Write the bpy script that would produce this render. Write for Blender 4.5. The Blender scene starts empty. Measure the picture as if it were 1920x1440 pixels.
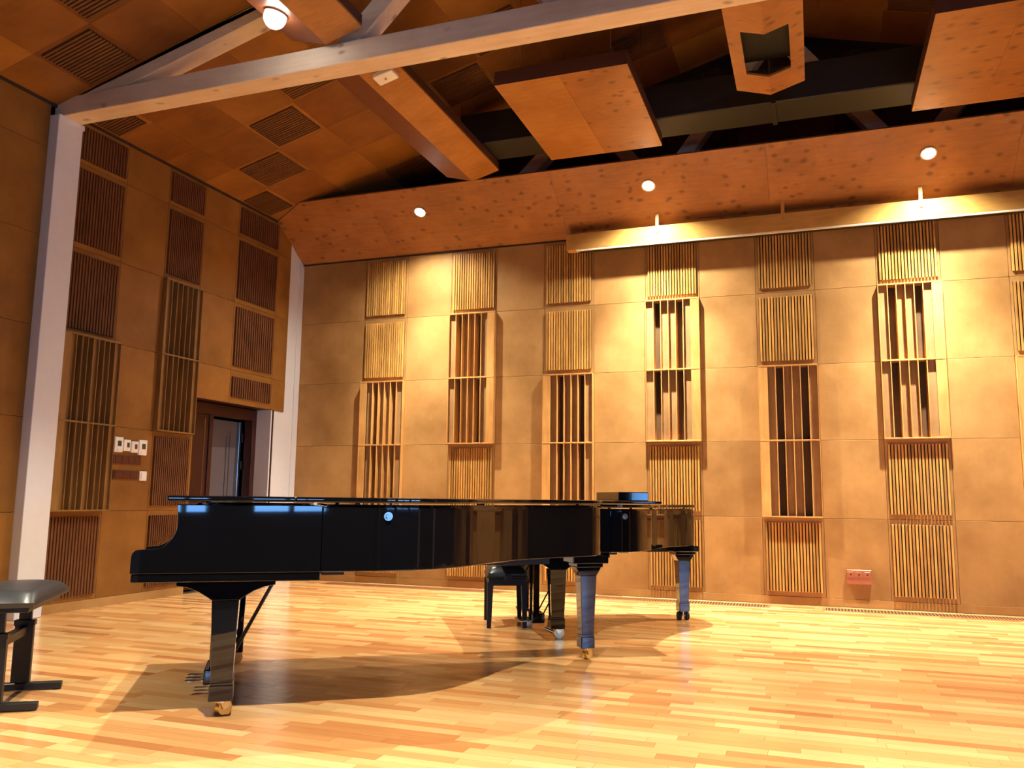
import bpy, bmesh, math, random
from mathutils import Vector, Matrix
random.seed(7)
S = bpy.context.scene
COL = S.collection

# ------------------------------------------------------------------ camera
CAM_D, CAM_H, FPX = 9.18186, 1.03551, 1565.44
YAW, PITCH, ROLL = math.radians(19.8938), math.radians(7.81184), math.radians(0.69135)
cy, sy, cp, sp = math.cos(YAW), math.sin(YAW), math.cos(PITCH), math.sin(PITCH)
FW = Vector((-sy*cp, cy*cp, sp)); RT = Vector((cy, sy, 0)); UP = RT.cross(FW)
RT2 = RT*math.cos(ROLL)+UP*math.sin(ROLL); UP2 = -RT*math.sin(ROLL)+UP*math.cos(ROLL)
CAMP = Vector((0, -CAM_D, CAM_H))
cd = bpy.data.cameras.new('camera'); cam = bpy.data.objects.new('camera', cd); COL.objects.link(cam)
cd.sensor_width = 36; cd.sensor_fit = 'HORIZONTAL'; cd.lens = FPX/1920*36; cd.clip_start = .05; cd.clip_end = 200
M = Matrix((RT2, UP2, -FW)).transposed().to_4x4(); M.translation = CAMP
cam.matrix_world = M; S.camera = cam
def project(p):
    d = Vector(p)-CAMP; z = d.dot(FW)
    if z < .1: return None
    return (960+FPX*d.dot(RT2)/z, 720-FPX*d.dot(UP2)/z)

# ------------------------------------------------------------------ world, exposure
W = bpy.data.worlds.new('sky'); S.world = W; W.use_nodes = True
bg = W.node_tree.nodes['Background']; bg.inputs[0].default_value = (.17, .45, 1, 1); bg.inputs[1].default_value = 14.0
S.view_settings.view_transform = 'Standard'; S.view_settings.look = 'None'
S.view_settings.gamma = 1; S.view_settings.use_curve_mapping = False; S.view_settings.exposure = 0.55
SOFFIT_W, TRUSS_W, FRONT_W = (900, 1400, 1480, 480), 620, (1250, 400, 800)          # lamp powers
WARM = (1, .91, .71)

# ------------------------------------------------------------------ helpers
def tag(o, label=None, cat=None, group=None, kind=None):
    if label: o['label'] = label
    if cat: o['category'] = cat
    if group: o['group'] = group
    if kind: o['kind'] = kind
    return o
def link(o, parent=None):
    COL.objects.link(o)
    if parent: o.parent = parent
    return o
def mesh(bm, name, mat, smooth=None):
    bmesh.ops.recalc_face_normals(bm, faces=bm.faces)
    me = bpy.data.meshes.new(name); bm.to_mesh(me); bm.free()
    if mat: me.materials.append(mat)
    if smooth is not None:
        for p in me.polygons: p.use_smooth = True
        me.set_sharp_from_angle(angle=math.radians(smooth))
    return me
def obj(name, bm, mat, parent=None, loc=(0, 0, 0), rot=(0, 0, 0), smooth=None):
    o = bpy.data.objects.new(name, mesh(bm, name, mat, smooth)); o.location = loc; o.rotation_euler = rot
    if smooth is not None:
        w = o.modifiers.new('weighted_normal', 'WEIGHTED_NORMAL'); w.keep_sharp = True; w.weight = 100
    return link(o, parent)
def inst(name, me, parent=None, loc=(0, 0, 0), rot=(0, 0, 0)):
    o = bpy.data.objects.new(name, me); o.location = loc; o.rotation_euler = rot
    return link(o, parent)
def empty(name, loc=(0, 0, 0), rz=0, rot=None):
    o = bpy.data.objects.new(name, None); o.location = loc; o.rotation_euler = rot or (0, 0, rz); o.empty_display_size = .1
    return link(o)
def bx(x0, x1, y0, y1, z0, z1, bm=None, bev=0, seg=1):
    b = bmesh.new()
    vs = [b.verts.new((x, y, z)) for x in (x0, x1) for y in (y0, y1) for z in (z0, z1)]
    for f in ((0, 1, 3, 2), (4, 6, 7, 5), (0, 4, 5, 1), (2, 3, 7, 6), (0, 2, 6, 4), (1, 5, 7, 3)):
        b.faces.new([vs[i] for i in f])
    bmesh.ops.recalc_face_normals(b, faces=b.faces)
    if bev: bmesh.ops.bevel(b, geom=b.edges[:], offset=bev, segments=seg, affect='EDGES', profile=.5)
    return add(bm, b)
def add(bm, b):
    if bm is None: return b
    me = bpy.data.meshes.new('tmp'); b.to_mesh(me); b.free(); bm.from_mesh(me); bpy.data.meshes.remove(me)
    return bm
def prism(pts, z0, z1, bm=None, axis='z', bev=0, seg=2):
    """polygon pts extruded; axis z: (x,y); axis y: (x,z); axis x: (y,z)"""
    b = bmesh.new()
    def P(p, h): return (p[0], p[1], h) if axis == 'z' else ((p[0], h, p[1]) if axis == 'y' else (h, p[0], p[1]))
    lo = [b.verts.new(P(p, z0)) for p in pts]; hi = [b.verts.new(P(p, z1)) for p in pts]
    n = len(pts); b.faces.new(lo); b.faces.new(hi[::-1])
    for i in range(n): b.faces.new((lo[i], lo[(i+1) % n], hi[(i+1) % n], hi[i]))
    bmesh.ops.recalc_face_normals(b, faces=b.faces)
    if bev:
        es = [e for e in b.edges if len(e.link_faces) == 2 and e.calc_face_angle(0) > 1.0]
        bmesh.ops.bevel(b, geom=es, offset=bev, segments=seg, affect='EDGES', profile=.5)
    return add(bm, b)
def frustum(c0, s0, c1, s1, bm=None, bev=0):
    """box tapering from rect s0=(sx,sy) centred at c0 to s1 at c1"""
    b = bmesh.new(); vs = []
    for c, s in ((c0, s0), (c1, s1)):
        for dx, dy in ((-1, -1), (1, -1), (1, 1), (-1, 1)): vs.append(b.verts.new((c[0]+dx*s[0]/2, c[1]+dy*s[1]/2, c[2])))
    b.faces.new(vs[3::-1]); b.faces.new(vs[4:])
    for i in range(4): b.faces.new((vs[i], vs[(i+1) % 4], vs[4+(i+1) % 4], vs[4+i]))
    bmesh.ops.recalc_face_normals(b, faces=b.faces)
    if bev: bmesh.ops.bevel(b, geom=b.edges[:], offset=bev, segments=2, affect='EDGES', profile=.5)
    return add(bm, b)
def bar(p0, p1, w, h, bm=None):
    """rectangular bar from p0 to p1; w across (horizontal), h the other way"""
    p0, p1 = Vector(p0), Vector(p1); d = (p1-p0).normalized()
    a = d.cross(Vector((0, 0, 1)));  a = a.normalized() if a.length > 1e-4 else Vector((1, 0, 0))
    c = a.cross(d); b = bmesh.new(); vs = []
    for p in (p0, p1):
        for i, j in ((-1, -1), (1, -1), (1, 1), (-1, 1)): vs.append(b.verts.new(p+a*i*w/2+c*j*h/2))
    b.faces.new(vs[3::-1]); b.faces.new(vs[4:])
    for i in range(4): b.faces.new((vs[i], vs[(i+1) % 4], vs[4+(i+1) % 4], vs[4+i]))
    return add(bm, b)
def cyl(p0, p1, r, n=16, bm=None, r1=None):
    p0, p1 = Vector(p0), Vector(p1); d = (p1-p0); L = d.length; b = bmesh.new()
    bmesh.ops.create_cone(b, cap_ends=True, segments=n, radius1=r, radius2=r if r1 is None else r1, depth=L)
    m = d.normalized().to_track_quat('Z', 'Y').to_matrix().to_4x4(); m.translation = (p0+p1)/2
    bmesh.ops.transform(b, matrix=m, verts=b.verts)
    return add(bm, b)

# ------------------------------------------------------------------ materials
def new_mat(name):
    m = bpy.data.materials.new(name); m.use_nodes = True; nt = m.node_tree
    return m, nt, nt.nodes['Principled BSDF']
def N(nt, t, **k):
    n = nt.nodes.new(t)
    for a, v in k.items(): setattr(n, a, v)
    return n
def srgb(r, g, b):
    f = lambda c: (c/255/12.92) if c/255 <= .04045 else ((c/255+.055)/1.055)**2.4
    return (f(r), f(g), f(b), 1)
def ramp(nt, stops):
    n = N(nt, 'ShaderNodeValToRGB'); e = n.color_ramp.elements
    while len(e) < len(stops): e.new(.5)
    for el, (p, c) in zip(e, stops): el.position = p; el.color = c
    return n
def vec(nt, scale=(1, 1, 1), rnd=True):
    tc = N(nt, 'ShaderNodeTexCoord'); mp = N(nt, 'ShaderNodeMapping'); mp.inputs['Scale'].default_value = scale
    nt.links.new(tc.outputs['Object'], mp.inputs['Vector'])
    if rnd:
        oi = N(nt, 'ShaderNodeObjectInfo'); ml = N(nt, 'ShaderNodeMath', operation='MULTIPLY'); ml.inputs[1].default_value = 37.0
        nt.links.new(oi.outputs['Random'], ml.inputs[0]); nt.links.new(ml.outputs[0], mp.inputs['Location'])
    return mp
def noise(nt, v, scale, detail=4, rough=.55):
    n = N(nt, 'ShaderNodeTexNoise'); n.inputs['Scale'].default_value = scale; n.inputs['Detail'].default_value = detail
    n.inputs['Roughness'].default_value = rough; nt.links.new(v.outputs[0], n.inputs['Vector']); return n
def bump(nt, bs, h, strength, dist=.002):
    b = N(nt, 'ShaderNodeBump'); b.inputs['Strength'].default_value = strength; b.inputs['Distance'].default_value = dist
    nt.links.new(h, b.inputs['Height']); nt.links.new(b.outputs[0], bs.inputs['Normal'])
def plain(name, c, rough=.5, metal=0, coat=0, emit=None, es=0, nz=.06, spec=None):
    m, nt, bs = new_mat(name); v = vec(nt); n = noise(nt, v, 14, 5)
    k = lambda s: tuple(min(1, q*s) for q in c[:3])+(1,)
    r = ramp(nt, [(.3, k(1-nz)), (.7, k(1+nz))]); nt.links.new(n.outputs['Fac'], r.inputs[0])
    nt.links.new(r.outputs[0], bs.inputs['Base Color'])
    bs.inputs['Roughness'].default_value = rough; bs.inputs['Metallic'].default_value = metal; bs.inputs['Coat Weight'].default_value = coat
    bs.inputs['Coat Roughness'].default_value = .03
    if spec is not None: bs.inputs['Specular IOR Level'].default_value = spec
    if emit: bs.inputs['Emission Color'].default_value = emit; bs.inputs['Emission Strength'].default_value = es
    return m
def wood(name, dark, light, rough=.42, grain=(1, 1, .12), gscale=30, mottle=2.2, var=.16, knots=0, gstr=.35, kscale=(1, 1, 1), alt=None, ksize=1):
    """stained board: broad mottling, fine grain, tone change from board to board, optional knots"""
    m, nt, bs = new_mat(name); L = nt.links.new
    v = vec(nt); n1 = noise(nt, v, mottle, 5, .6); v2 = vec(nt, grain); n2 = noise(nt, v2, gscale, 3)
    mx = N(nt, 'ShaderNodeMix'); mx.inputs[0].default_value = gstr; L(n1.outputs['Fac'], mx.inputs[2]); L(n2.outputs['Fac'], mx.inputs[3])
    r = ramp(nt, [(.32, dark), (.68, light)]); L(mx.outputs[0], r.inputs[0])
    base = r.outputs[0]
    if alt:
        r2 = ramp(nt, [(.32, alt[0]), (.68, alt[1])]); L(mx.outputs[0], r2.inputs[0]); o2 = N(nt, 'ShaderNodeObjectInfo')
        fr = N(nt, 'ShaderNodeMath', operation='MULTIPLY'); fr.inputs[1].default_value = 7.0; L(o2.outputs['Random'], fr.inputs[0]); f2 = N(nt, 'ShaderNodeMath', operation='FRACT'); L(fr.outputs[0], f2.inputs[0])
        m2 = N(nt, 'ShaderNodeMix', data_type='RGBA'); L(f2.outputs[0], m2.inputs[0]); L(base, m2.inputs[6]); L(r2.outputs[0], m2.inputs[7]); base = m2.outputs[2]
    oi = N(nt, 'ShaderNodeObjectInfo'); mr = N(nt, 'ShaderNodeMapRange'); mr.inputs['To Min'].default_value = 1-var; mr.inputs['To Max'].default_value = 1+var
    L(oi.outputs['Random'], mr.inputs[0]); vm = N(nt, 'ShaderNodeVectorMath', operation='SCALE'); L(base, vm.inputs[0]); L(mr.outputs[0], vm.inputs['Scale'])
    out = vm.outputs[0]
    if knots:
        v3 = vec(nt, kscale); d = noise(nt, v3, 3.0, 3); am = N(nt, 'ShaderNodeMix', data_type='VECTOR'); am.inputs[0].default_value = .12
        L(v3.outputs[0], am.inputs[4]); L(d.outputs['Color'], am.inputs[5])
        vo = N(nt, 'ShaderNodeTexVoronoi'); vo.inputs['Scale'].default_value = knots; L(am.outputs[1], vo.inputs['Vector'])
        kr = ramp(nt, [(.10*ksize, (.22, .2, .2, 1)), (.34*ksize, (1, 1, 1, 1))]); L(vo.outputs['Distance'], kr.inputs[0])
        ks = N(nt, 'ShaderNodeSeparateColor'); L(vo.outputs['Color'], ks.inputs[0])
        gt = N(nt, 'ShaderNodeMath', operation='GREATER_THAN'); gt.inputs[1].default_value = .3; L(ks.outputs[0], gt.inputs[0])
        km = N(nt, 'ShaderNodeMix', data_type='RGBA'); L(gt.outputs[0], km.inputs[0]); km.inputs[6].default_value = (1, 1, 1, 1); L(kr.outputs[0], km.inputs[7])
        mu = N(nt, 'ShaderNodeMix', data_type='RGBA', blend_type='MULTIPLY'); mu.inputs[0].default_value = .62; L(out, mu.inputs[6]); L(km.outputs[2], mu.inputs[7]); out = mu.outputs[2]
    L(out, bs.inputs['Base Color']); bs.inputs['Roughness'].default_value = rough; bs.inputs['Specular IOR Level'].default_value = .28
    bump(nt, bs, n2.outputs['Fac'], .12)
    return m
MAT = {}
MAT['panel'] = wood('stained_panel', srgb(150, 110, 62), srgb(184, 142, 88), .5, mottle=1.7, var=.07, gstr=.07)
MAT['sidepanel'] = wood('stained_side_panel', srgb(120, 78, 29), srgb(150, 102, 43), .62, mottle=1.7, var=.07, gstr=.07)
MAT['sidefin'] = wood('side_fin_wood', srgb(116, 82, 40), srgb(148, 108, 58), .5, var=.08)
MAT['wellshade'] = wood('shaded_well_wood', srgb(78, 56, 38), srgb(104, 78, 52), .55, var=.08)  # same wood coloured darker, for the shade deep inside the wells
MAT['board'] = wood('slat_board', srgb(144, 105, 60), srgb(176, 134, 82), .5, var=.06, gstr=.25)
MAT['slat'] = wood('slat_wood', srgb(166, 116, 58), srgb(214, 164, 90), .4, gscale=60, var=.26, gstr=.5)
MAT['gapshade'] = plain('dark_gap_shade', srgb(30, 17, 10), .9)  # shade of narrow gaps and holes given as a dark colour
MAT['gapshade_brown'] = plain('brown_gap_shade', srgb(50, 27, 14), .9)  # milder gap shade as colour, for side wall and ceiling slats
MAT['slatdark'] = wood('dark_slat_wood', srgb(86, 50, 26), srgb(114, 70, 38), .7, gscale=60, var=.1, gstr=.5)
MAT['fin'] = wood('fin_wood', srgb(172, 122, 66), srgb(214, 164, 98), .42, var=.08)
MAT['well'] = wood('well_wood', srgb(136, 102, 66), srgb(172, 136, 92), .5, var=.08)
MAT['ceil'] = wood('ceiling_panel', srgb(104, 58, 26), srgb(134, 80, 36), .4, grain=(.15, 1, 1), mottle=1.8, var=.12, gstr=.15, alt=(srgb(132, 86, 34), srgb(166, 112, 46)))
MAT['ceilslat'] = wood('ceiling_slat', srgb(88, 54, 26), srgb(122, 78, 38), .6, grain=(.15, 1, 1), var=.1)
MAT['knotty'] = wood('knotty_pine', srgb(136, 86, 45), srgb(170, 112, 62), .36, grain=(.15, 1, 1), knots=11, var=.06, kscale=(.8, 1, 1))
MAT['clear'] = wood('clear_pine', srgb(146, 94, 43), srgb(182, 126, 66), .36, grain=(.15, 1, 1), var=.05)
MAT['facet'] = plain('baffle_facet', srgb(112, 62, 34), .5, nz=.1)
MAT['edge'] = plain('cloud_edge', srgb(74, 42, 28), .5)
MAT['beam'] = wood('spruce_beam', srgb(208, 180, 148), srgb(234, 214, 188), .55, grain=(.08, 1, 1), gscale=24, mottle=1.6, var=.03, knots=6.5, kscale=(.6, 1, 1), ksize=.5)
MAT['gable'] = wood('gable_board', srgb(58, 28, 17), srgb(80, 42, 26), .6, var=.2)  # red-brown boards coloured dark to carry the unlit gable's shade
MAT['white'] = plain('painted_plaster', srgb(212, 213, 220), .6, nz=.02)
MAT['roofdark'] = plain('dark_core', srgb(52, 34, 22), .9)
MAT['doorwood'] = plain('dark_door_wood', srgb(60, 28, 16), .4, nz=.15)
MAT['doorgrey'] = plain('grey_door_paint', srgb(100, 96, 104), .4, nz=.03)
MAT['black'] = plain('piano_lacquer', (.004, .004, .005, 1), .025, coat=.35, nz=.02)
MAT['blackwood'] = plain('black_stain', (.010, .009, .009, 1), .5, spec=.25)
MAT['leather'] = plain('black_leather', (.02, .021, .024, 1), .36, nz=.15)
MAT['steel'] = plain('black_steel', (.010, .010, .011, 1), .4)
MAT['brass'] = plain('brass', srgb(224, 202, 152), .22, metal=1)
MAT['chrome'] = plain('chrome', srgb(190, 184, 176), .22, metal=1)
MAT['rubber'] = plain('rubber', (.015, .015, .016, 1), .7)
MAT['plastic'] = plain('white_plastic', srgb(236, 234, 230), .4, nz=.02)
MAT['lcd'] = plain('lcd_glass', srgb(62, 72, 52), .2)
MAT['brown'] = plain('brown_plate', srgb(86, 40, 24), .4)
MAT['socket'] = plain('socket_plate', srgb(176, 106, 70), .35, metal=.3)
MAT['duct'] = plain('duct_paint', srgb(20, 21, 19), .6)
MAT['grille'] = plain('black_mesh', (.01, .01, .01, 1), .6)
MAT['screenbox'] = wood('screen_case', srgb(172, 128, 66), srgb(206, 160, 88), .4, grain=(.15, 1, 1), var=.03)
MAT['screenwhite'] = plain('screen_slit', srgb(240, 232, 215), .5)
MAT['vent'] = wood('vent_wood', srgb(140, 84, 48), srgb(168, 108, 64), .4, var=.05)
MAT['lamp'] = plain('lamp_lens', (1, 1, 1, 1), .3, emit=(1, .95, .86, 1), es=22)
MAT['rearwall'] = plain('rear_panelling', srgb(46, 31, 21), .6)
MAT['carpet'] = plain('audience_floor', srgb(70, 60, 54), .9)
MAT['frame'] = plain('window_frame', srgb(120, 112, 104), .4)
def floor_mat():
    m, nt, bs = new_mat('parquet'); L = nt.links.new
    at = N(nt, 'ShaderNodeAttribute', attribute_name='tone')
    r = ramp(nt, [(0, srgb(176, 112, 66)), (.12, srgb(192, 130, 78)), (.4, srgb(206, 150, 94)), (.65, srgb(214, 164, 106)), (1, srgb(226, 186, 130))]); L(at.outputs['Fac'], r.inputs[0])
    tc = N(nt, 'ShaderNodeTexCoord'); mp = N(nt, 'ShaderNodeMapping'); mp.inputs['Scale'].default_value = (1.2, 30, 1)
    cb = N(nt, 'ShaderNodeCombineXYZ'); mu0 = N(nt, 'ShaderNodeMath', operation='MULTIPLY'); mu0.inputs[1].default_value = 50; L(at.outputs['Fac'], mu0.inputs[0]); L(mu0.outputs[0], cb.inputs[0])
    L(tc.outputs['Object'], mp.inputs[0]); L(cb.outputs[0], mp.inputs['Location'])
    n = noise(nt, mp, 2.5, 4); g = ramp(nt, [(.3, (.82, .80, .78, 1)), (.7, (1.0, 1.0, 1.0, 1))]); L(n.outputs['Fac'], g.inputs[0])
    mu = N(nt, 'ShaderNodeMix', data_type='RGBA', blend_type='MULTIPLY'); mu.inputs[0].default_value = .8; L(r.outputs[0], mu.inputs[6]); L(g.outputs[0], mu.inputs[7])
    L(mu.outputs[2], bs.inputs['Base Color'])
    n3 = noise(nt, mp, .35, 2); rr = N(nt, 'ShaderNodeMapRange'); rr.inputs['To Min'].default_value = .16; rr.inputs['To Max'].default_value = .30; L(n3.outputs['Fac'], rr.inputs[0]); L(rr.outputs[0], bs.inputs['Roughness'])
    bs.inputs['Coat Weight'].default_value = .25; bs.inputs['Coat Roughness'].default_value = .14
    bump(nt, bs, n.outputs['Fac'], .03)
    return m
MAT['floor'] = floor_mat()
def glass_mat():
    m, nt, bs = new_mat('window_glass'); nt.nodes.remove(bs)
    t = N(nt, 'ShaderNodeBsdfTransparent'); g = N(nt, 'ShaderNodeBsdfGlossy'); g.inputs['Roughness'].default_value = .02
    fr = N(nt, 'ShaderNodeFresnel'); mx = N(nt, 'ShaderNodeMixShader'); o = nt.nodes['Material Output']
    nt.links.new(fr.outputs[0], mx.inputs[0]); nt.links.new(t.outputs[0], mx.inputs[1]); nt.links.new(g.outputs[0], mx.inputs[2]); nt.links.new(mx.outputs[0], o.inputs[0])
    return m
MAT['glass'] = glass_mat()

# ------------------------------------------------------------------ room numbers
XL, XR, RIDGE = -6.264, 5.784, -.24            # side walls, ridge line
YB, YF = 0.0, -14.0                            # back wall, rear wall
ZB, ROW = .08, .795                            # skirting top, panel row
RZ = [ZB+ROW*i for i in range(6)]              # .08 ... 4.055
V0, BAY = -5.929, .6
EAVE, SLOPE = 4.47, .27
ANG = math.atan(SLOPE)
STAGE_Y, AUD_Z = -7.3, -.5
def roof(x): return EAVE+SLOPE*(x-XL) if x < RIDGE else EAVE+SLOPE*(2*RIDGE-x-XL)
ZR = roof(RIDGE)
Y_, Z_ = 'y', 'z'

# ------------------------------------------------------------------ shared panel meshes
_pm = {}
def panel_mesh(w, h, mat='panel', t=.02):
    k = (round(w, 3), round(h, 3), mat, t)
    if k not in _pm:
        g = .0016
        _pm[k] = mesh(bx(g, w-g, 0, t, g, h-g, bev=.0015), 'panel', MAT[mat])
    return _pm[k]
_sm = {}
def slat_mesh(h, w=.0200, d=.022):
    k = (round(h, 3), w, d)
    if k not in _sm: _sm[k] = mesh(bx(-w/2, w/2, -d, 0, 0, h, bev=.0015), 'slat', MAT['slat'])
    return _sm[k]
def slat_panel(parent, loc, rz, w, h, n=18, single=False, mx=.025, mz=.05, board='board'):
    """board with upright slats over a sheet coloured dark like the shaded gaps; local x along the wall, -y out of it"""
    p = inst('slat_panel', panel_mesh(w, h, board), parent, loc, (0, 0, rz))
    sh = h-2*mz; step = (w-2*mx)/n
    obj('slot_shade', bx(mx, w-mx, -.0012, .001, mz+.004, h-mz-.004), MAT['gapshade' if single else 'gapshade_brown'], p)  # dark sheet on the board paints the shade between slats
    if single:
        for i in range(n): inst('slat', slat_mesh(sh), p, (mx+step*(i+.5), 0, mz))
    else:
        b = bmesh.new()
        for i in range(n): bx(mx+step*(i+.2), mx+step*(i+.8), -.02, 0, mz, h-mz, bm=b)
        tag(obj('slats', b, MAT['slatdark'], p), kind='stuff')
    return p
def diffuser(name, label, group, loc, rz, w, h, seq, shelves, proud=.06, unit=.033, fin='fin'):
    t = empty(name, loc, rz); tag(t, label, 'acoustic diffuser', group)
    n = len(seq); deep = -proud+4*unit+.005; th = .011
    for x in (0, w-th): obj('side_board', bx(x+.0015, x+th-.0015, -proud, deep, 0.001, h-.001, bev=.001), MAT[fin], t)
    for i, z in enumerate(shelves): obj('shelf', bx(th, w-th, -proud-.001, deep, z-.0075, z+.0075, bev=.001), MAT[fin], t)
    iw = (w-2*th)/n
    for i in range(1, n):
        x = th+iw*i
        if seq[i-1] == 0 or seq[i] == 0: continue
        obj('fin', bx(x-.0045, x+.0045, -proud, deep, .008, h-.008, bev=.001), MAT[fin], t)
    for i, s in enumerate(seq):
        y = -proud+.001+s*unit
        obj('well_back', bx(th+iw*i-.004*(s == 0), th+iw*(i+1)+.004*(s == 0), y, min(y+.008, deep+.004), .008, h-.008), MAT['wellshade' if s == 4 else ('well' if s and fin == 'fin' else fin)], t)  # deepest wells get the wood with shade in its colour
    return t

# ------------------------------------------------------------------ floor
def build_floor():
    fl = obj('floor', bx(XL-.3, XR, STAGE_Y, .3, -.12, -.02), MAT['roofdark'])
    tag(fl, 'glossy honey-coloured strip parquet stage floor', 'floor', kind='structure')
    sw = .074; planks = []
    y = -.012
    rnd = random.Random(3)
    while y-sw > STAGE_Y:
        x = XL-.05-rnd.random()*.4
        while x < XR:
            l = rnd.choice((.28, .36, .42, .5, .5, .62))*rnd.uniform(.9, 1.1); t = rnd.random()**.8
            planks.append((max(x, XL-.02), min(x+l, XR-.01), y-sw, y, t)); x += l
        y -= sw
    def area(p):
        q = [project((a, b, 0)) for a, b in ((p[0], p[2]), (p[1], p[2]), (p[1], p[3]), (p[0], p[3]))]
        if None in q: return 0
        q = [(min(max(a, 0), 1920), min(max(b, 0), 1440)) for a, b in q]
        return abs(sum(q[i][0]*q[(i+1) % 4][1]-q[(i+1) % 4][0]*q[i][1] for i in range(4)))/2
    planks.sort(key=area, reverse=True)
    def add_plank(b, lay, p, o=(0, 0)):
        g = .0006; n0 = len(b.faces)
        nb = bx(p[0]+g-o[0], p[1]-g-o[0], p[2]+g-o[1], p[3]-g-o[1], -.02, 0, bev=0)
        add(b, nb); b.faces.ensure_lookup_table()
        for f in b.faces[n0:]: f[lay] = p[4]
    for p in planks[:300]:
        b = bmesh.new(); lay = b.faces.layers.float.new('tone'); o = ((p[0]+p[1])/2, (p[2]+p[3])/2); add_plank(b, lay, p, o)
        obj('plank', b, MAT['floor'], fl, (o[0], o[1], 0))
    verts, faces, tones = [], [], []
    for p in planks[300:]:
        g = .0006; k = len(verts)
        for z in (-.02, 0):
            for a, c in ((p[0]+g, p[2]+g), (p[1]-g, p[2]+g), (p[1]-g, p[3]-g), (p[0]+g, p[3]-g)): verts.append((a, c, z))
        faces += [(k+4, k+5, k+6, k+7)]+[(k+i, k+(i+1) % 4, k+4+(i+1) % 4, k+4+i) for i in range(4)]; tones += [p[4]]*5
    me = bpy.data.meshes.new('planks'); me.from_pydata(verts, [], faces); me.materials.append(MAT['floor'])
    a = me.attributes.new('tone', 'FLOAT', 'FACE'); a.data.foreach_set('value', tones)
    o = link(bpy.data.objects.new('planks', me), fl); tag(o, kind='stuff')
build_floor()

# ------------------------------------------------------------------ back wall
def build_back():
    wb = obj('wall_back', bx(XL-.3, XR+.3, .16, .3, 0, 4.4), MAT['roofdark'])
    tag(wb, 'back wall of stained panels with slatted fields in a checker', 'wall', kind='structure')
    bb = obj('baseboard_back', bx(XL-.05, XR, -.004, .02, 0, ZB-.001, bev=.001), MAT['panel'])
    tag(bb, 'plain skirting board under the panels of the back wall', 'baseboard', kind='structure')
    v = lambda i: V0+BAY*i
    x0 = XL-.045
    for r in range(5):
        inst('wall_panel', panel_mesh(v(1)-x0, ROW), wb, (x0, 0, RZ[r]))
        for i in range(2, 19, 2): inst('wall_panel', panel_mesh(BAY, ROW), wb, (v(i), 0, RZ[r]))
        inst('wall_panel', panel_mesh(XR-v(19), ROW), wb, (v(19), 0, RZ[r]))
    for c, i in enumerate(range(1, 19, 2)):
        hi = c % 2 == 1                                   # every second diffuser hangs one row higher
        rows = (0, 1, 4) if hi else (0, 3, 4)
        for r in rows:
            if i > 15: inst('wall_panel', panel_mesh(BAY, ROW), wb, (v(i), 0, RZ[r]))
            else: slat_panel(wb, (v(i), 0, RZ[r]), 0, BAY, ROW, single=i <= 13)
        z0 = RZ[2] if hi else RZ[1]
        seq = [1, 4, 2, 2, 4, 1, 0] if hi else [0, 1, 4, 2, 2, 4, 1]
        lab = ['low finned wood diffuser nearest the corner pillar on the back wall', 'high-set finned wood diffuser nearest the corner pillar on the back wall',
               'low finned wood diffuser under the free end of the screen case', 'high-set finned wood diffuser under the first bracket of the screen case',
               'low finned wood diffuser beside the wide socket plate', 'high-set finned wood diffuser under the last visible bracket of the screen case',
               'low finned wood diffuser past the last bracket of the screen case', 'high-set finned wood diffuser near the far side wall', 'low finned wood diffuser near the far side wall'][c]
        diffuser('acoustic_diffuser', lab, 'high diffusers on the back wall' if hi else 'low diffusers on the back wall', (v(i), 0, z0), 0, BAY, 2*ROW, seq, (.008, ROW, 2*ROW-.008))
    # gable above, of upright boards
    g = obj('wall_gable', prism([(XL-.3, 4.06), (XR+.3, 4.06), (XR+.3, roof(XR)+.05), (RIDGE, ZR+.05), (XL-.3, EAVE+.05)], .06, .16, axis='y'), MAT['roofdark'])
    tag(g, 'boarded gable wall above the sloping soffit, its shade put into the dark colour', 'wall', kind='structure')
    x = XL
    while x < XR-.01:
        x1 = min(x+.2, XR); z0 = 4.07
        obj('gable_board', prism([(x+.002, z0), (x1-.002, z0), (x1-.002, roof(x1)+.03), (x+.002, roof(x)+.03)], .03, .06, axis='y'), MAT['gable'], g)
        x = x1
build_back()

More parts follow.
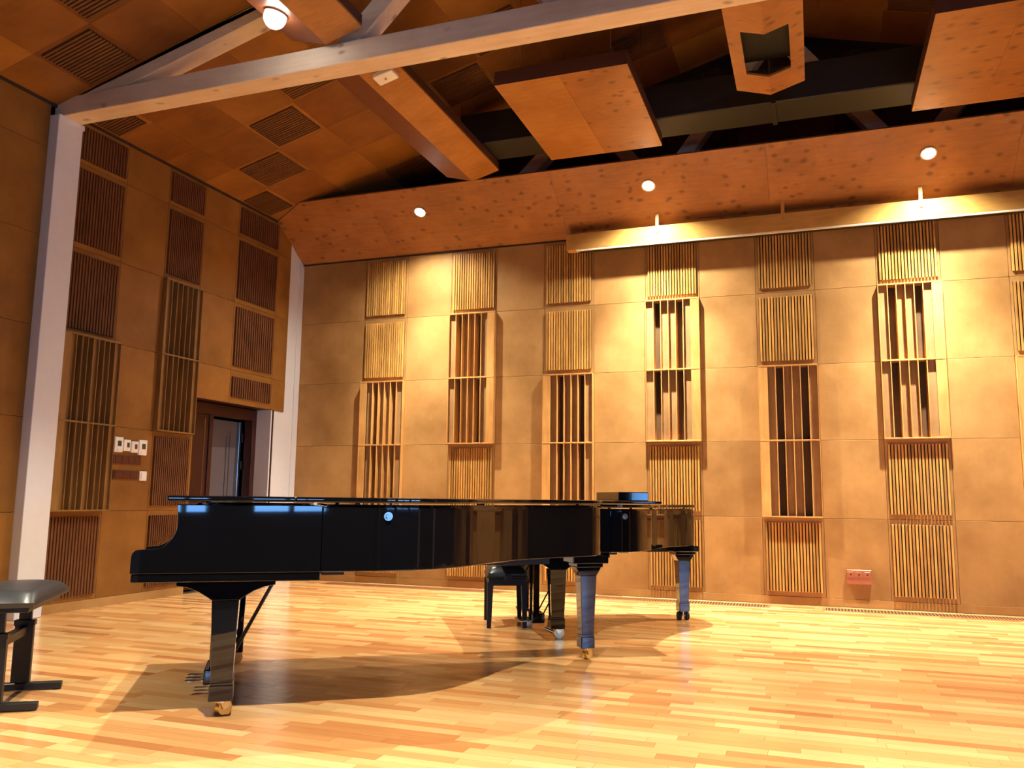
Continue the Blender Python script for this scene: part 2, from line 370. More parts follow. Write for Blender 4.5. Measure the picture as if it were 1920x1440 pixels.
# ------------------------------------------------------------------ left wall, door, pillars
DY0, DY1, DZ = -1.92, -.53, 2.08
def build_left():
    b = bmesh.new()
    for y0, y1, z0, z1 in ((YF, DY0, 0, EAVE+.1), (DY0, DY1, DZ, EAVE+.1), (DY1, .3, 0, EAVE+.1)):
        bx(XL-.32, XL-.16, y0, y1, z0, z1, bm=b)
    bx(XL-.32, XL-.16, YF, STAGE_Y, AUD_Z, 0, bm=b)
    wl = obj('wall_left', b, MAT['roofdark'])
    tag(wl, 'side wall of stained panels with dark slatted fields and a doorway', 'wall', kind='structure')
    R = math.pi/2
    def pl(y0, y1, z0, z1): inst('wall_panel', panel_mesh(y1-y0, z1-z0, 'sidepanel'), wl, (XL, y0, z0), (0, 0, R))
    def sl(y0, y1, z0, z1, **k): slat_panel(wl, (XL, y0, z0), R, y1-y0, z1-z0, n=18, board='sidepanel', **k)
    c = [-3.72, -3.07, -2.50, -1.95, -1.37, -.59, -.31]
    top = EAVE-.02
    zs = RZ+[top]
    for i in range(6):
        pl(c[1], c[2], zs[i], zs[i+1])                                   # plain column
        if zs[i] < 2.4 and i < 2: pass
    # column 1: slats, tall diffuser, slats
    sl(c[0], c[1], RZ[0], RZ[1]); sl(c[0], c[1], RZ[3], RZ[4]); sl(c[0], c[1], RZ[4], RZ[5]); sl(c[0], c[1], RZ[5], top, mz=.04)
    # column 2
    for i in (0, 1, 4): sl(c[2], c[3], RZ[i], RZ[i+1])
    sl(c[2], c[3], RZ[5], top, mz=.04)
    # column 3 (plain) down to the door head
    pl(c[3], c[4], 2.08, RZ[3]); pl(c[3], c[4], RZ[3], RZ[4]); pl(c[3], c[4], RZ[4], RZ[5]); pl(c[3], c[4], RZ[5], top)
    pl(c[3], DY0, ZB, RZ[1]); pl(c[3], DY0, RZ[1], RZ[2]); pl(c[3], DY0, RZ[2], 2.08)
    # column 4 above the door
    sl(c[4], c[5], 2.08, RZ[3], mz=.075); sl(c[4], c[5], RZ[3], RZ[4]); sl(c[4], c[5], RZ[4], RZ[5]); sl(c[4], c[5], RZ[5], top, mz=.04)
    pl(c[5], c[6], 2.08, RZ[3]); pl(c[5], c[6], RZ[3], RZ[4]); pl(c[5], c[6], RZ[4], RZ[5]); pl(c[5], c[6], RZ[5], top)
    # panels towards the audience
    y = -3.98; ys = [y-.75*i for i in range(14)]
    for k in range(13):
        for i in range(6): pl(ys[k+1], ys[k], zs[i], zs[i+1])
    diffuser('acoustic_diffuser', 'tall close-finned wood diffuser on the side wall beside the white pillar', None, (XL, c[0], RZ[1]), R, c[1]-c[0], 2*ROW,
             [0, 1, 3, 2, 3, 1, 3, 2, 3, 1], (.008, ROW, 2*ROW-.008), proud=.09, fin='sidefin', unit=.02)
    diffuser('acoustic_diffuser', 'tall finned wood diffuser on the side wall between thermostats and doorway', None, (XL, c[2], RZ[2]), R, c[3]-c[2], 2*ROW,
             [1, 3, 2, 3, 2, 3, 1], (.008, ROW, 2*ROW-.008), proud=.05, fin='sidefin', unit=.024)
    tag(obj('baseboard_left', bx(XL-.02, XL+.004, YF, DY0, 0, ZB-.001, bev=.001), MAT['panel']), 'plain skirting board along the side wall', 'baseboard', kind='structure')
    tag(obj('trim_1', bx(XL-.03, XL+.012, YF, -.31, top+.001, EAVE+.02), MAT['roofdark']), 'dark shadow gap trim where side wall meets ceiling', 'trim', kind='structure')
    # doorway
    d = empty('door_1', (XL, DY0, 0)); tag(d, 'dark wood double doorway recessed in the side wall, grey leaf standing open', 'door', kind='structure')
    w = DY1-DY0
    obj('reveal_head', bx(-.32, -.001, 0, w, DZ, DZ+.02), MAT['doorwood'], d)
    for y in (-.02, w): obj('reveal_side', bx(-.32, -.001, y, y+.02, 0, DZ), MAT['doorwood'], d)
    obj('frame_head', bx(-.34, -.22, 0, w, 1.95, DZ, bev=.004), MAT['doorwood'], d)
    obj('frame_post', bx(-.34, -.22, w-.09, w, 0, 1.95, bev=.004), MAT['doorwood'], d)
    lf = obj('door_leaf', bx(-.32, -.25, .0, .62, 0, 1.95, bev=.004), MAT['doorwood'], d)
    obj('moulding', bx(-.25, -.232, .54, .60, 0, 1.95, bev=.004), MAT['doorwood'], lf)
    obj('edge_strip', bx(-.25, -.246, .47, .48, 0, 1.9), MAT['chrome'], lf)
    gl = obj('grey_leaf', bx(-.46, -.41, .60, w-.14, 0, 1.93, bev=.004), MAT['doorgrey'], d)
    pb = bmesh.new()
    for a in (0, .06):
        y0, y1, z1 = .66+a, w-.26-a, 1.82-a
        for q in ((y0, y0+.014, .15+a, z1), (y1-.014, y1, .15+a, z1), (y0, y1, z1-.014, z1), (y0, y1, .15+a, .164+a)): bx(-.412, -.4, *q, bm=pb)
    obj('panel_moulding', pb, MAT['doorgrey'], gl)
    obj('leaf_edge', bx(-.41, -.36, w-.155, w-.115, 0, 1.93, bev=.003), MAT['chrome'], gl)
    for z in (.3, 1.35, 1.68): obj('hinge', cyl((-.35, w-.115, z), (-.35, w-.115, z+.1), .014, 10), MAT['steel'], d)
    bk = obj('lobby_wall', bx(-1.6, -1.55, -.62, w+.62, -.1, 2.32), MAT['doorgrey'], d)
    lb = bmesh.new(); bx(-1.6, -.3, -.62, -.6, -.1, 2.32, bm=lb); bx(-1.6, -.3, w+.6, w+.62, -.1, 2.32, bm=lb); bx(-1.6, -.3, -.6, w+.6, 2.3, 2.32, bm=lb); bx(-1.6, -.02, -.6, w+.6, -.1, -.021, bm=lb)
    obj('lobby_shell', lb, MAT['doorwood'], d)
    # pillars
    p = obj('pillar', bx(-.3, .1, -.13, .13, 0, 4.358, bev=.004), MAT['white'], None, (XL, -3.85, 0)); tag(p, 'white painted pillar carrying the near end of the timber truss', 'pillar')
    obj('cap_plate', bx(-.1, .103, -.12, .145, 4.31, 4.357), MAT['white'], p)
    p = obj('pillar', bx(-.3, -.012, -.27, .28, 0, 4.36, bev=.004), MAT['white'], None, (XL, -.28, 0)); tag(p, 'white painted pillar in the corner beside the dark doorway', 'pillar')
    obj('corner_strip', bx(-.012, .0, .17, .275, 0, 4.05), MAT['white'], p)
build_left()

# ------------------------------------------------------------------ ceiling
def build_ceiling():
    b = bmesh.new()
    t = .12
    prism([(XL-.35, roof(XL-.35)+.03), (RIDGE, ZR+.03), (RIDGE, ZR+.15), (XL-.35, roof(XL-.35)+.15)], YF-.2, .3, axis='y', bm=b)
    prism([(XR+.35, roof(XR+.35)+.03), (RIDGE, ZR+.03), (RIDGE, ZR+.15), (XR+.35, roof(XR+.35)+.15)], YF-.2, .3, axis='y', bm=b)
    ce = obj('ceiling', b, MAT['roofdark']); tag(ce, 'pitched ceiling of stained panels with slatted squares on the diagonal', 'ceiling', kind='structure')
    xs = [XL, -5.87]
    while xs[-1]+.575 < RIDGE: xs.append(xs[-1]+.575)
    xs.append(RIDGE)
    cells = [(-.80+.0-.6*k, -.2-.6*k, 5-k) for k in range(6)]+[(-4.52-.6*k, -3.92-.6*k, -1-k) for k in range(6)]
    cm = {}
    def cpanel(w, m): 
        k = (round(w, 3), m)
        if k not in cm: cm[k] = mesh(bx(.0008, w-.0008, .0008, .5992, -.0, .02, bev=.0008), 'panel', MAT[m])
        return cm[k]
    for side in (0, 1):
        for r in range(len(xs)-1):
            w = (xs[r+1]-xs[r])/math.cos(ANG)
            for y0, y1, j in cells:
                if side and (y0 < -3.9 or xs[r] < -4.2): continue
                if side == 0: loc, rot = (xs[r], y0, roof(xs[r])), (0, -ANG, 0)
                else: loc, rot = (2*RIDGE-xs[r], y1, roof(xs[r])), (0, -ANG, math.pi)
                sl = (r+j) % 4 == 0
                p = inst('slat_panel' if sl else 'ceiling_panel', cpanel(w, 'ceil'), ce, loc, rot)
                if sl:
                    obj('slot_shade', bx(.04, w-.04, .04, .56, -.001, .001), MAT['gapshade_brown'], p)  # painted shade between the ceiling slats
                    sb = bmesh.new()
                    for i in range(15): bx(.04, w-.04, .04+.52/15*(i+.15), .04+.52/15*(i+.8), -.018, 0, bm=sb)
                    tag(obj('slats', sb, MAT['ceilslat'], p), kind='stuff')
build_ceiling()

# ------------------------------------------------------------------ room shell out of view: rear and right walls with windows
def build_shell():
    b = bmesh.new()
    wins = [(-11.8, -10.25), (-10.1, -8.55), (-8.4, -6.85)]
    z0, z1 = .9, 2.1
    ys = [YF]
    for a, c in wins: ys += [a, c]
    ys.append(.3)
    for i in range(0, len(ys), 2): bx(XR, XR+.3, ys[i], ys[i+1], AUD_Z, EAVE+.1, bm=b)
    for a, c in wins: bx(XR, XR+.3, a, c, AUD_Z, z0, bm=b); bx(XR, XR+.3, a, c, z1, EAVE+.1, bm=b)
    tag(obj('wall_right', b, MAT['rearwall']), 'side wall with tall daylight windows', 'wall', kind='structure')
    def window(n, loc, rz, L, H):
        w = empty('window_%d' % n, loc, rz); tag(w, 'tall framed daylight window behind the stage area', 'window', 'tall windows of the hall', 'structure')
        fb = bmesh.new()
        for q in ((0, .06, 0, H), (L-.06, L, 0, H), (0, L, 0, .06), (0, L, H-.06, H), (L/2-.03, L/2+.03, 0, H), (0, L, H*.62, H*.62+.05)): bx(-.04, .04, *q, bm=fb)
        obj('window_frame', fb, MAT['frame'], w)
        obj('pane', bx(-.004, .004, .06, L-.06, .06, H-.06), MAT['glass'], w)
        ld = bpy.data.lights.new('portal', 'AREA'); ld.shape = 'RECTANGLE'; ld.size = L; ld.size_y = H; ld.cycles.is_portal = True
        lo = link(bpy.data.objects.new('portal', ld), w); lo.location = (.12, L/2, H/2); lo.rotation_euler = Vector((-1, 0, 0)).to_track_quat('-Z', 'Z').to_euler()
    for n, (a, c) in enumerate(wins): window(n+1, (XR+.15, a, z0), 0, c-a, z1-z0)
    rw = [(1.4, 2.3), (3.0, 4.6)]; q0, q1 = .72, 2.1
    for n, (a, c) in enumerate(rw): window(n+4, (a, YF-.1, q0), -math.pi/2, c-a, q1-q0)
    for y in (-3.83, -6.65, -12.9): tag(obj('pillar', bx(-.12, .3, -.15, .15, AUD_Z if y < STAGE_Y else 0, 4.358), MAT['white'], None, (XR, y, 0)), 'white painted pillar on the window side of the hall', 'pillar', 'pillars on the window side')
    for x in (-2.6, .9): tag(obj('pillar', bx(-.2, .2, -.1, .15, AUD_Z, roof(x)), MAT['white'], None, (x, YF, 0)), 'white painted pillar on the wall behind the audience', 'pillar', 'pillars behind the audience')
    b = bmesh.new(); xs = [XL-.35]
    for a, c in rw: xs += [a, c]
    xs.append(XR+.3)
    for i in range(0, len(xs), 2): bx(xs[i], xs[i+1], YF-.2, YF, AUD_Z, q1, bm=b)
    for a, c in rw: bx(a, c, YF-.2, YF, AUD_Z, q0, bm=b)
    prism([(XL-.35, q1), (XR+.3, q1), (XR+.3, roof(XR+.3)+.04), (RIDGE, ZR+.04), (XL-.35, roof(XL-.35)+.04)], YF-.2, YF, axis='y', bm=b)
    tag(obj('wall_rear', b, MAT['rearwall']), 'plain wall behind the audience', 'wall', kind='structure')
    tag(obj('floor_audience', bx(XL-.3, XR+.3, YF-.2, STAGE_Y, AUD_Z-.1, AUD_Z), MAT['carpet']), 'dark floor of the audience area below the stage', 'floor', kind='structure')
    tag(obj('stage_riser', bx(XL-.3, XR, STAGE_Y, STAGE_Y+.03, AUD_Z, -.12), MAT['panel']), 'front riser of the stage', 'riser', kind='structure')
build_shell()

# ------------------------------------------------------------------ trusses
def truss(y, label, rafters=True):
    t = empty('roof_truss', (RIDGE, y, 4.36)); tag(t, label, 'truss')
    hw = .1; zb, zt = 0, .175
    L = XL-RIDGE-.02
    obj('tie_beam', bx(L, -L, -hw, hw, zb, zt, bev=.006), MAT['beam'], t)
    rf = lambda x: roof(RIDGE+x)-4.36
    for s in (1, -1):
        pts = [(L, max(zt-.03, rf(L)-.13)), (L, rf(L)), (0, rf(0)), (0, rf(0)-.14), (L+.3, rf(L+.3)-.14)]
        pts = [(s*a, c) for a, c in pts]
        if rafters: obj('rafter', prism(pts, -hw+.012, hw-.012, axis='y', bev=.005), MAT['beam'], t)
        def web(x0, x1, z1): obj('strut', bar((s*x0, 0, zt-.02), (s*x1, 0, z1), .15, .15), MAT['beam'], t)
        web(-3.10, -2.2, rf(-2.2)-.1); web(-1.35, -2.05, rf(-2.05)-.1); web(-1.2, -.12, rf(-.12)-.12)
    return t
truss(-3.83, 'pale timber roof truss spanning from the white pillar across the hall')
truss(-.275, 'timber roof truss in the shadow behind the sloping soffit', rafters=False)

# ------------------------------------------------------------------ lamps
def downlight(loc, normal, power, label, group=None, r=.075, aim=None, size=150, emit='lamp', blend=.8, dome=False, spill=0):
    n = Vector(normal).normalized(); t = empty('downlight', loc); tag(t, label, 'downlight', group)
    t.rotation_euler = n.to_track_quat('-Z', 'Y').to_euler()
    rb = bmesh.new(); nn = 28
    for a, b_, z0, z1 in ((r*.82, r, -.008, .02),):
        vs = [[rb.verts.new((q*math.cos(2*math.pi*i/nn), q*math.sin(2*math.pi*i/nn), z)) for i in range(nn)] for q, z in ((a, z1), (a, z0), (b_, z0), (b_, z1))]
        for k in range(4):
            for i in range(nn): rb.faces.new((vs[k][i], vs[k][(i+1) % nn], vs[(k+1) % 4][(i+1) % nn], vs[(k+1) % 4][i]))
    obj('trim_ring', rb, MAT['chrome'], t, smooth=40)
    if dome:
        db = bmesh.new(); bmesh.ops.create_uvsphere(db, u_segments=24, v_segments=14, radius=r*.95); bmesh.ops.translate(db, verts=db.verts, vec=(0, 0, -r*.35))
        obj('lens', db, MAT[emit], t, smooth=60)
    else: obj('lens', cyl((0, 0, -.003), (0, 0, .01), r*.8, 28), MAT[emit], t, smooth=40)
    ld = bpy.data.lights.new('bulb', 'SPOT'); ld.energy = power; ld.color = WARM; ld.spot_size = math.radians(size); ld.spot_blend = blend; ld.shadow_soft_size = .03
    lo = link(bpy.data.objects.new('bulb', ld), t)
    a = Vector(aim).normalized() if aim else n
    lo.location = (0, 0, -.05 if not dome else -r*1.45); m = t.rotation_euler.to_matrix().inverted() @ a.to_track_quat('-Z', 'Y').to_matrix(); lo.rotation_euler = m.to_euler()
    if spill:                                  # wide weak light around the main beam
        l2 = ld.copy(); l2.energy = power*spill; l2.spot_size = math.radians(142); l2.spot_blend = 1.0
        o2 = link(bpy.data.objects.new('bulb_spill', l2), t); o2.location = lo.location; o2.rotation_euler = lo.rotation_euler
    return t

# ------------------------------------------------------------------ soffit with downlights, screen case
SK = .62
def sof(y): return 4.06-SK*y
def build_soffit():
    s = empty('light_soffit', (RIDGE, 0, 4.06)); tag(s, 'sloping knotty-pine soffit along the top of the back wall', 'soffit')
    nrm = Vector((0, SK, 1)).normalized()
    yT = -.85; xe = XR-.02
    edges = [-6.29, -4.9, -2.62, -.35, 1.92, 4.2, xe]
    def sheet(poly, mat):
        b = bmesh.new(); f = .025
        lo = [b.verts.new((x-RIDGE, y, sof(y)-4.06)) for x, y in poly]; hi = [b.verts.new(Vector((x-RIDGE, y, sof(y)-4.06))+nrm*f) for x, y in poly]
        b.faces.new(lo); b.faces.new(hi[::-1]); n = len(poly)
        for i in range(n): b.faces.new((lo[i], lo[(i+1) % n], hi[(i+1) % n], hi[i]))
        obj('sheet', b, MAT[mat], s)
    for i in range(len(edges)-1):
        a, c = edges[i]+.001, edges[i+1]-.001
        if i == 0: sheet([(a, -.006), (c, -.006), (c, yT), (-5.8, yT), (XL+.002, -.64), (XL+.002, -.3)], 'knotty')
        elif i == len(edges)-2: sheet([(a, -.006), (c, -.006), (c, -.64), (c-.46, yT), (a, yT)], 'knotty')
        else: sheet([(a, -.006), (c, -.006), (c, yT), (a, yT)], 'knotty')
    tag(obj('trim_2', bx(XL-.045, XR, -.02, .01, 4.052, 4.062), MAT['roofdark']), 'dark shadow gap between the back wall and the soffit', 'trim', kind='structure')
    for i, x in enumerate((-4.31, -1.58, 1.15, 3.88)):
        lab = ['round downlight in the soffit near the corner pillar', 'round downlight in the soffit above the bracket nearest the free end of the screen case', 'round downlight in the soffit above the third bracket of the screen case', 'round downlight in the soffit near the far side wall'][i]
        y = -.56; downlight((x, y-.0, sof(y)-.004), (0, -SK, -1), SOFFIT_W[i], lab, 'downlights in the soffit', aim=(0, -.10, -1), size=80, blend=1.0, spill=.27)
    sc = empty('screen_case', (0, -.16, 3.86)); tag(sc, 'long wooden roller screen case hung under the soffit', 'screen case')
    for a, c in ((-2.6, -1.55), (-1.549, 1.10), (1.101, 2.9)):
        obj('case_board', bx(a, c, -.06, .06, .012, .2, bev=.002), MAT['screenbox'], sc)
    obj('screen_slit', bx(-2.48, 2.88, -.058, -.035, -.006, .011), MAT['screenwhite'], sc)
    obj('roller_slot', bx(-2.46, 2.86, -.034, .05, .0, .0115), MAT['grille'], sc)
    for x in (-1.55, -.22, 1.10, 2.4): obj('bracket', bx(x-.018, x+.018, -.066, -.06, .12, .335, bev=.001), MAT['screenbox'], sc)
build_soffit()

# ------------------------------------------------------------------ hung ceiling pieces
def vbox(xc, y0, y1, label, hole=None, hw=.31, rise=.085, zk=4.5, side=.038):
    """keel shaped box hung under the roof"""
    t = empty('hung_baffle', (xc, (y0+y1)/2, zk)); tag(t, label, 'ceiling baffle'); h = (y1-y0)/2
    th = .018
    for s in (-1, 1):
        pl = [(0, 0), (s*hw, rise), (s*hw, rise+th), (0, th)]
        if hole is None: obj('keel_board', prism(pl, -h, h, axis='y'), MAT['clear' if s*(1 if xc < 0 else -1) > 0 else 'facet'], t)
        else:
            b = bmesh.new(); k0, k1, hx = hole; f = hx/hw
            prism(pl, -h, k0, axis='y', bm=b); prism(pl, k1, h, axis='y', bm=b)
            prism([(s*hx, rise*f), (s*hw, rise), (s*hw, rise+th), (s*hx, rise*f+th)], k0, k1, axis='y', bm=b)
            obj('keel_board', b, MAT['knotty'], t)
        obj('side_board', bx(*sorted((s*hw, s*(hw-.015))), -h, h, rise+th, rise+side+.06), MAT['edge'], t)
    for y in (-h, h-.015): obj('end_board', prism([(-hw+.015, rise+th), (0, th), (hw-.015, rise+th), (hw-.015, rise+side+.06), (-hw+.015, rise+side+.06)], y, y+.015, axis='y'), MAT['edge'], t)
    for y in (-h*.75, h*.75): obj('hanger_wire', cyl((0, y, th), (0, y, roof(xc)-zk), .004, 6), MAT['chrome'], t)
    if hole:
        k0, k1, hx = hole
        obj('grille', bx(-hx-.03, hx+.03, k0-.05, k1+.03, .17, .18), MAT['grille'], t)
        lb = bmesh.new()
        for i in range(24):
            x = -hx+2*hx*(i+.5)/24; bx(x-.003, x+.003, k0-.03, k1, .16, .17, bm=lb)
        tag(obj('louvre', lb, MAT['duct'], t), kind='stuff')
    return t
vbox(-3.44, -3.62, -1.04, 'long keel-shaped wooden baffle hung between the truss and the soffit')
vbox(-3.44, -6.9, -4.0, 'keel-shaped wooden baffle with a lit downlight, on the near side of the truss')
vbox(RIDGE, -3.62, -2.07, 'keel-shaped wooden baffle with a square ventilation opening', hole=(-.22, .45, .175), hw=.28, rise=.085)
vbox(2*RIDGE+3.44, -3.62, -1.04, 'long keel-shaped wooden baffle hung beside the far side wall')
def cloud(x0, x1, y0, y1, z, label, first='clear'):
    t = empty('ceiling_cloud', ((x0+x1)/2, (y0+y1)/2, z)); tag(t, label, 'ceiling cloud'); a, h = (x1-x0)/2, (y1-y0)/2
    obj('sheet', bx(-a, -.001, -h, h, 0, .018), MAT[first], t); obj('sheet', bx(.001, a, -h, h, 0, .018), MAT['knotty'], t)
    fb = bmesh.new()
    for q in ((-a, a, -h, -h+.02), (-a, a, h-.02, h), (-a, -a+.02, -h+.02, h-.02), (a-.02, a, -h+.02, h-.02)): bx(*q, .018, .125, bm=fb)
    obj('edge_frame', fb, MAT['edge'], t)
    obj('edge_lip', bx(-a-.004, a+.004, -h-.004, -h, .0, .05), MAT['edge'], t)
    for sx in (-1, 1):
        for s2 in (-1, 1):
            x, y = sx*a*.7, s2*h*.8; obj('hanger_wire', cyl((x, y, .018), (x, y, roof((x0+x1)/2+x)-z), .004, 6), MAT['chrome'], t)
cloud(-2.44, -1.30, -2.97, -1.32, 4.5, 'square wooden ceiling cloud, half clear and half knotty, between two baffles')
cloud(.93, 2.06, -2.95, -1.35, 4.5, 'knotty wooden ceiling cloud hung beside the ventilation baffle', first='knotty')
# duct
d = obj('air_duct', bx(-3.4, 2.9, -1.5, -1.05, 4.7, 5.05, bev=.01), MAT['duct']); tag(d, 'dark rectangular air duct running behind the ceiling clouds', 'air duct')
for x in (-2.2, -.24, 1.7): obj('duct_flange', bx(x-.02, x+.02, -1.515, -1.035, 4.685, 5.065), MAT['duct'], d)
for x in (-2.8, 2.3): obj('hanger_rod', cyl((x, -1.28, 5.05), (x, -1.28, roof(x)), .006, 6), MAT['steel'], d)
# emergency light under the long baffle
e = empty('emergency_light', (-3.27, -3.37, 4.548)); tag(e, 'small white emergency light box under the long baffle beside the truss', 'emergency light')
obj('housing', bx(-.09, .09, -.07, .07, -.045, 0, bev=.006), MAT['plastic'], e, rot=(0, -.26, 0)); obj('sensor', cyl((0, 0, -.055), (0, 0, -.045), .012, 14), MAT['brass'], e, rot=(0, -.26, 0))
# lamps in the near baffles
downlight((-3.60, -4.42, 4.537), (-.26, 0, -1), TRUSS_W, 'bright round downlight in the baffle on the near side of the truss', r=.085, aim=(.1, -.1, -1), size=104, blend=.5, dome=True)
for FW_, (x, y, lab) in zip(FRONT_W, ((-1.1, -7.2, 'ceiling downlight over the middle of the stage edge'), (-4.4, -7.4, 'ceiling downlight over the stage edge by the panelled wall'), (2.0, -7.2, 'ceiling downlight over the stage edge by the windows'))):
    z = roof(x)-1.1
    t = downlight((x, y, z), (0, 0, -1), FW_, lab, 'ceiling downlights over the stage edge', size=96, blend=.8)
    obj('stem', cyl((0, 0, .02), (0, 0, roof(x)-z), .015, 8), MAT['steel'], t)

# ------------------------------------------------------------------ wall fittings
def plate(name, y0, y1, z0, z1, mat, label, cat, group=None, t=.02):
    e = empty(name, (XL, (y0+y1)/2, (z0+z1)/2)); tag(e, label, cat, group)
    a, h = (y1-y0)/2, (z1-z0)/2
    obj('cover', bx(.0, t, -a, a, -h, h, bev=.004), MAT[mat], e)
    return e, a, h
for y0, y1, z0, z1, lab in ((-3.0, -2.895, 1.43, 1.575, 'white wall thermostat with grey display, first of the row beside the diffuser'), (-2.885, -2.80, 1.445, 1.555, 'small white wall controller with narrow display, second of the row'),
                            (-2.785, -2.70, 1.435, 1.545, 'small white wall controller with upright dark window, third of the row'), (-2.69, -2.585, 1.415, 1.565, 'white wall thermostat with green-grey display, last of the row')):
    e, a, h = plate('thermostat', y0, y1, z0, z1, 'plastic', lab, 'thermostat', 'wall controllers by the doorway', .025)
    nar = a < .046
    obj('display', bx(.025, .027, -a*.3, a*(.4 if nar else .55), -h*.2, h*.5) if not nar else bx(.025, .027, -a*.1, a*.6, -h*.35, h*.5), MAT['lcd' if 'third' not in lab else 'brown'], e)
    obj('button', bx(.025, .030, -a*.4, a*.4, -h*.75, -h*.6, bev=.001), MAT['plastic'], e)
e, a, h = plate('switch_plate', -2.99, -2.64, 1.32, 1.405, 'brown', 'long dark brown switch plate under the thermostats', 'switch plate', None, .012)
for i in range(4): obj('rocker', bx(.012, .016, -.15+.08*i, -.09+.08*i, -.03, .03, bev=.001), MAT['brown'], e)
e, a, h = plate('switch_plate', -2.975, -2.665, 1.175, 1.26, 'brown', 'shorter dark brown switch plate beside the white switch', 'switch plate', None, .012)
for i in range(3): obj('rocker', bx(.012, .016, -.135+.095*i, -.055+.095*i, -.03, .03, bev=.001), MAT['brown'], e)
e, a, h = plate('light_switch', -2.645, -2.55, 1.165, 1.26, 'plastic', 'square white light switch beside the brown plates', 'light switch', None, .012)
obj('rocker', bx(.012, .018, -.03, .03, -.03, .03, bev=.002), MAT['plastic'], e)
def socket(x0, x1, z0, z1, n, label):
    e = empty('socket_plate', ((x0+x1)/2, 0, (z0+z1)/2)); tag(e, label, 'socket'); a, h = (x1-x0)/2, (z1-z0)/2
    obj('cover', bx(-a, a, -.03, 0, -h, h, bev=.004), MAT['socket'], e)
    for i in range(n):
        x = -a+2*a*(i+.5)/n; o = obj('outlet', bx(x-a/n*.7, x+a/n*.7, -.034, -.03, -h*.05, h*.7, bev=.001), MAT['socket'], e)
        obj('pin_hole', cyl((x, -.036, h*.35), (x, -.033, h*.35), .008, 8), MAT['gapshade'], o)
socket(.267, .497, .232, .372, 3, 'wide socket plate low on the back wall between slatted fields')
socket(-3.33, -3.12, .25, .37, 3, 'socket plate low on the back wall behind the pianos')
# floor grilles
def grille(x0, x1, label):
    y0, y1 = -.36, -.13; e = empty('floor_grille', (x0, y0, 0)); tag(e, label, 'floor vent'); L, D_ = x1-x0, y1-y0
    fb = bmesh.new()
    for q in ((0, L, 0, .022), (0, L, D_-.022, D_), (0, .03, .022, D_-.022), (L-.03, L, .022, D_-.022)): bx(*q, 0, .0025, bm=fb)
    obj('grille_frame', fb, MAT['vent'], e); obj('shaft_shade', bx(.03, L-.03, .022, D_-.022, .0004, .001), MAT['gapshade'], e)  # thin dark sheet on the floor, painted shade for the slots
    n = int(L/.03); sb = bmesh.new()
    for i in range(n):
        x = .03+(L-.06)*(i+.5)/n; bx(x-.006, x+.006, .022, D_-.022, .001, .0022, bm=sb)
    tag(obj('bars', sb, MAT['vent'], e), kind='stuff')
grille(-5.6, -3.3, 'long wooden floor grille along the wall behind the keyboard end of the near piano')
grille(-2.6, -.46, 'long wooden floor grille along the wall behind the tail of the far piano')
grille(.03, 2.6, 'long wooden floor grille along the wall below the wide socket plate')

# ------------------------------------------------------------------ pianos
def smooth_path(pts, n=10):
    out = []
    P = [Vector(p) for p in pts]
    for i in range(len(P)-1):
        p0 = P[max(i-1, 0)]; p1 = P[i]; p2 = P[i+1]; p3 = P[min(i+2, len(P)-1)]
        for k in range(n):
            t = k/n; out.append(.5*((2*p1)+(-p0+p2)*t+(2*p0-5*p1+4*p2-p3)*t*t+(-p0+3*p1-3*p2+p3)*t**3))
    out.append(P[-1]); return [(v.x, v.y) for v in out]
def outline(a0, sa, sb, off=0):
    """plan of the case from a0 back: treble side (-b), tail, bass side (+b)"""
    tre = [(.0, -.77), (.5, -.77), (.78, -.765), (1.0, -.70), (1.22, -.53), (1.44, -.29), (1.68, -.085), (1.92, .04), (2.12, .125), (2.25, .21), (2.315, .34), (2.315, .50), (2.26, .64), (2.15, .73), (2.0, .765), (1.7, .77), (.0, .77)]
    p = smooth_path(tre, 8); p = [(a*sa, b*sb) for a, b in p]
    p = [(a0, p[0][1])]+[q for q in p if q[0] > a0+.02]+[(a0, p[-1][1])]
    if off:
        n = len(p); q = []
        for i in range(n):
            d = Vector(p[(i+1) % n])-Vector(p[i-1]) if 0 < i < n-1 else (Vector((1, 0)) if i == 0 else Vector((-1, 0)))
            nn = Vector((d.y, -d.x)).normalized(); q.append((p[i][0]+nn.x*off, p[i][1]+nn.y*off))
        p = q
    return p
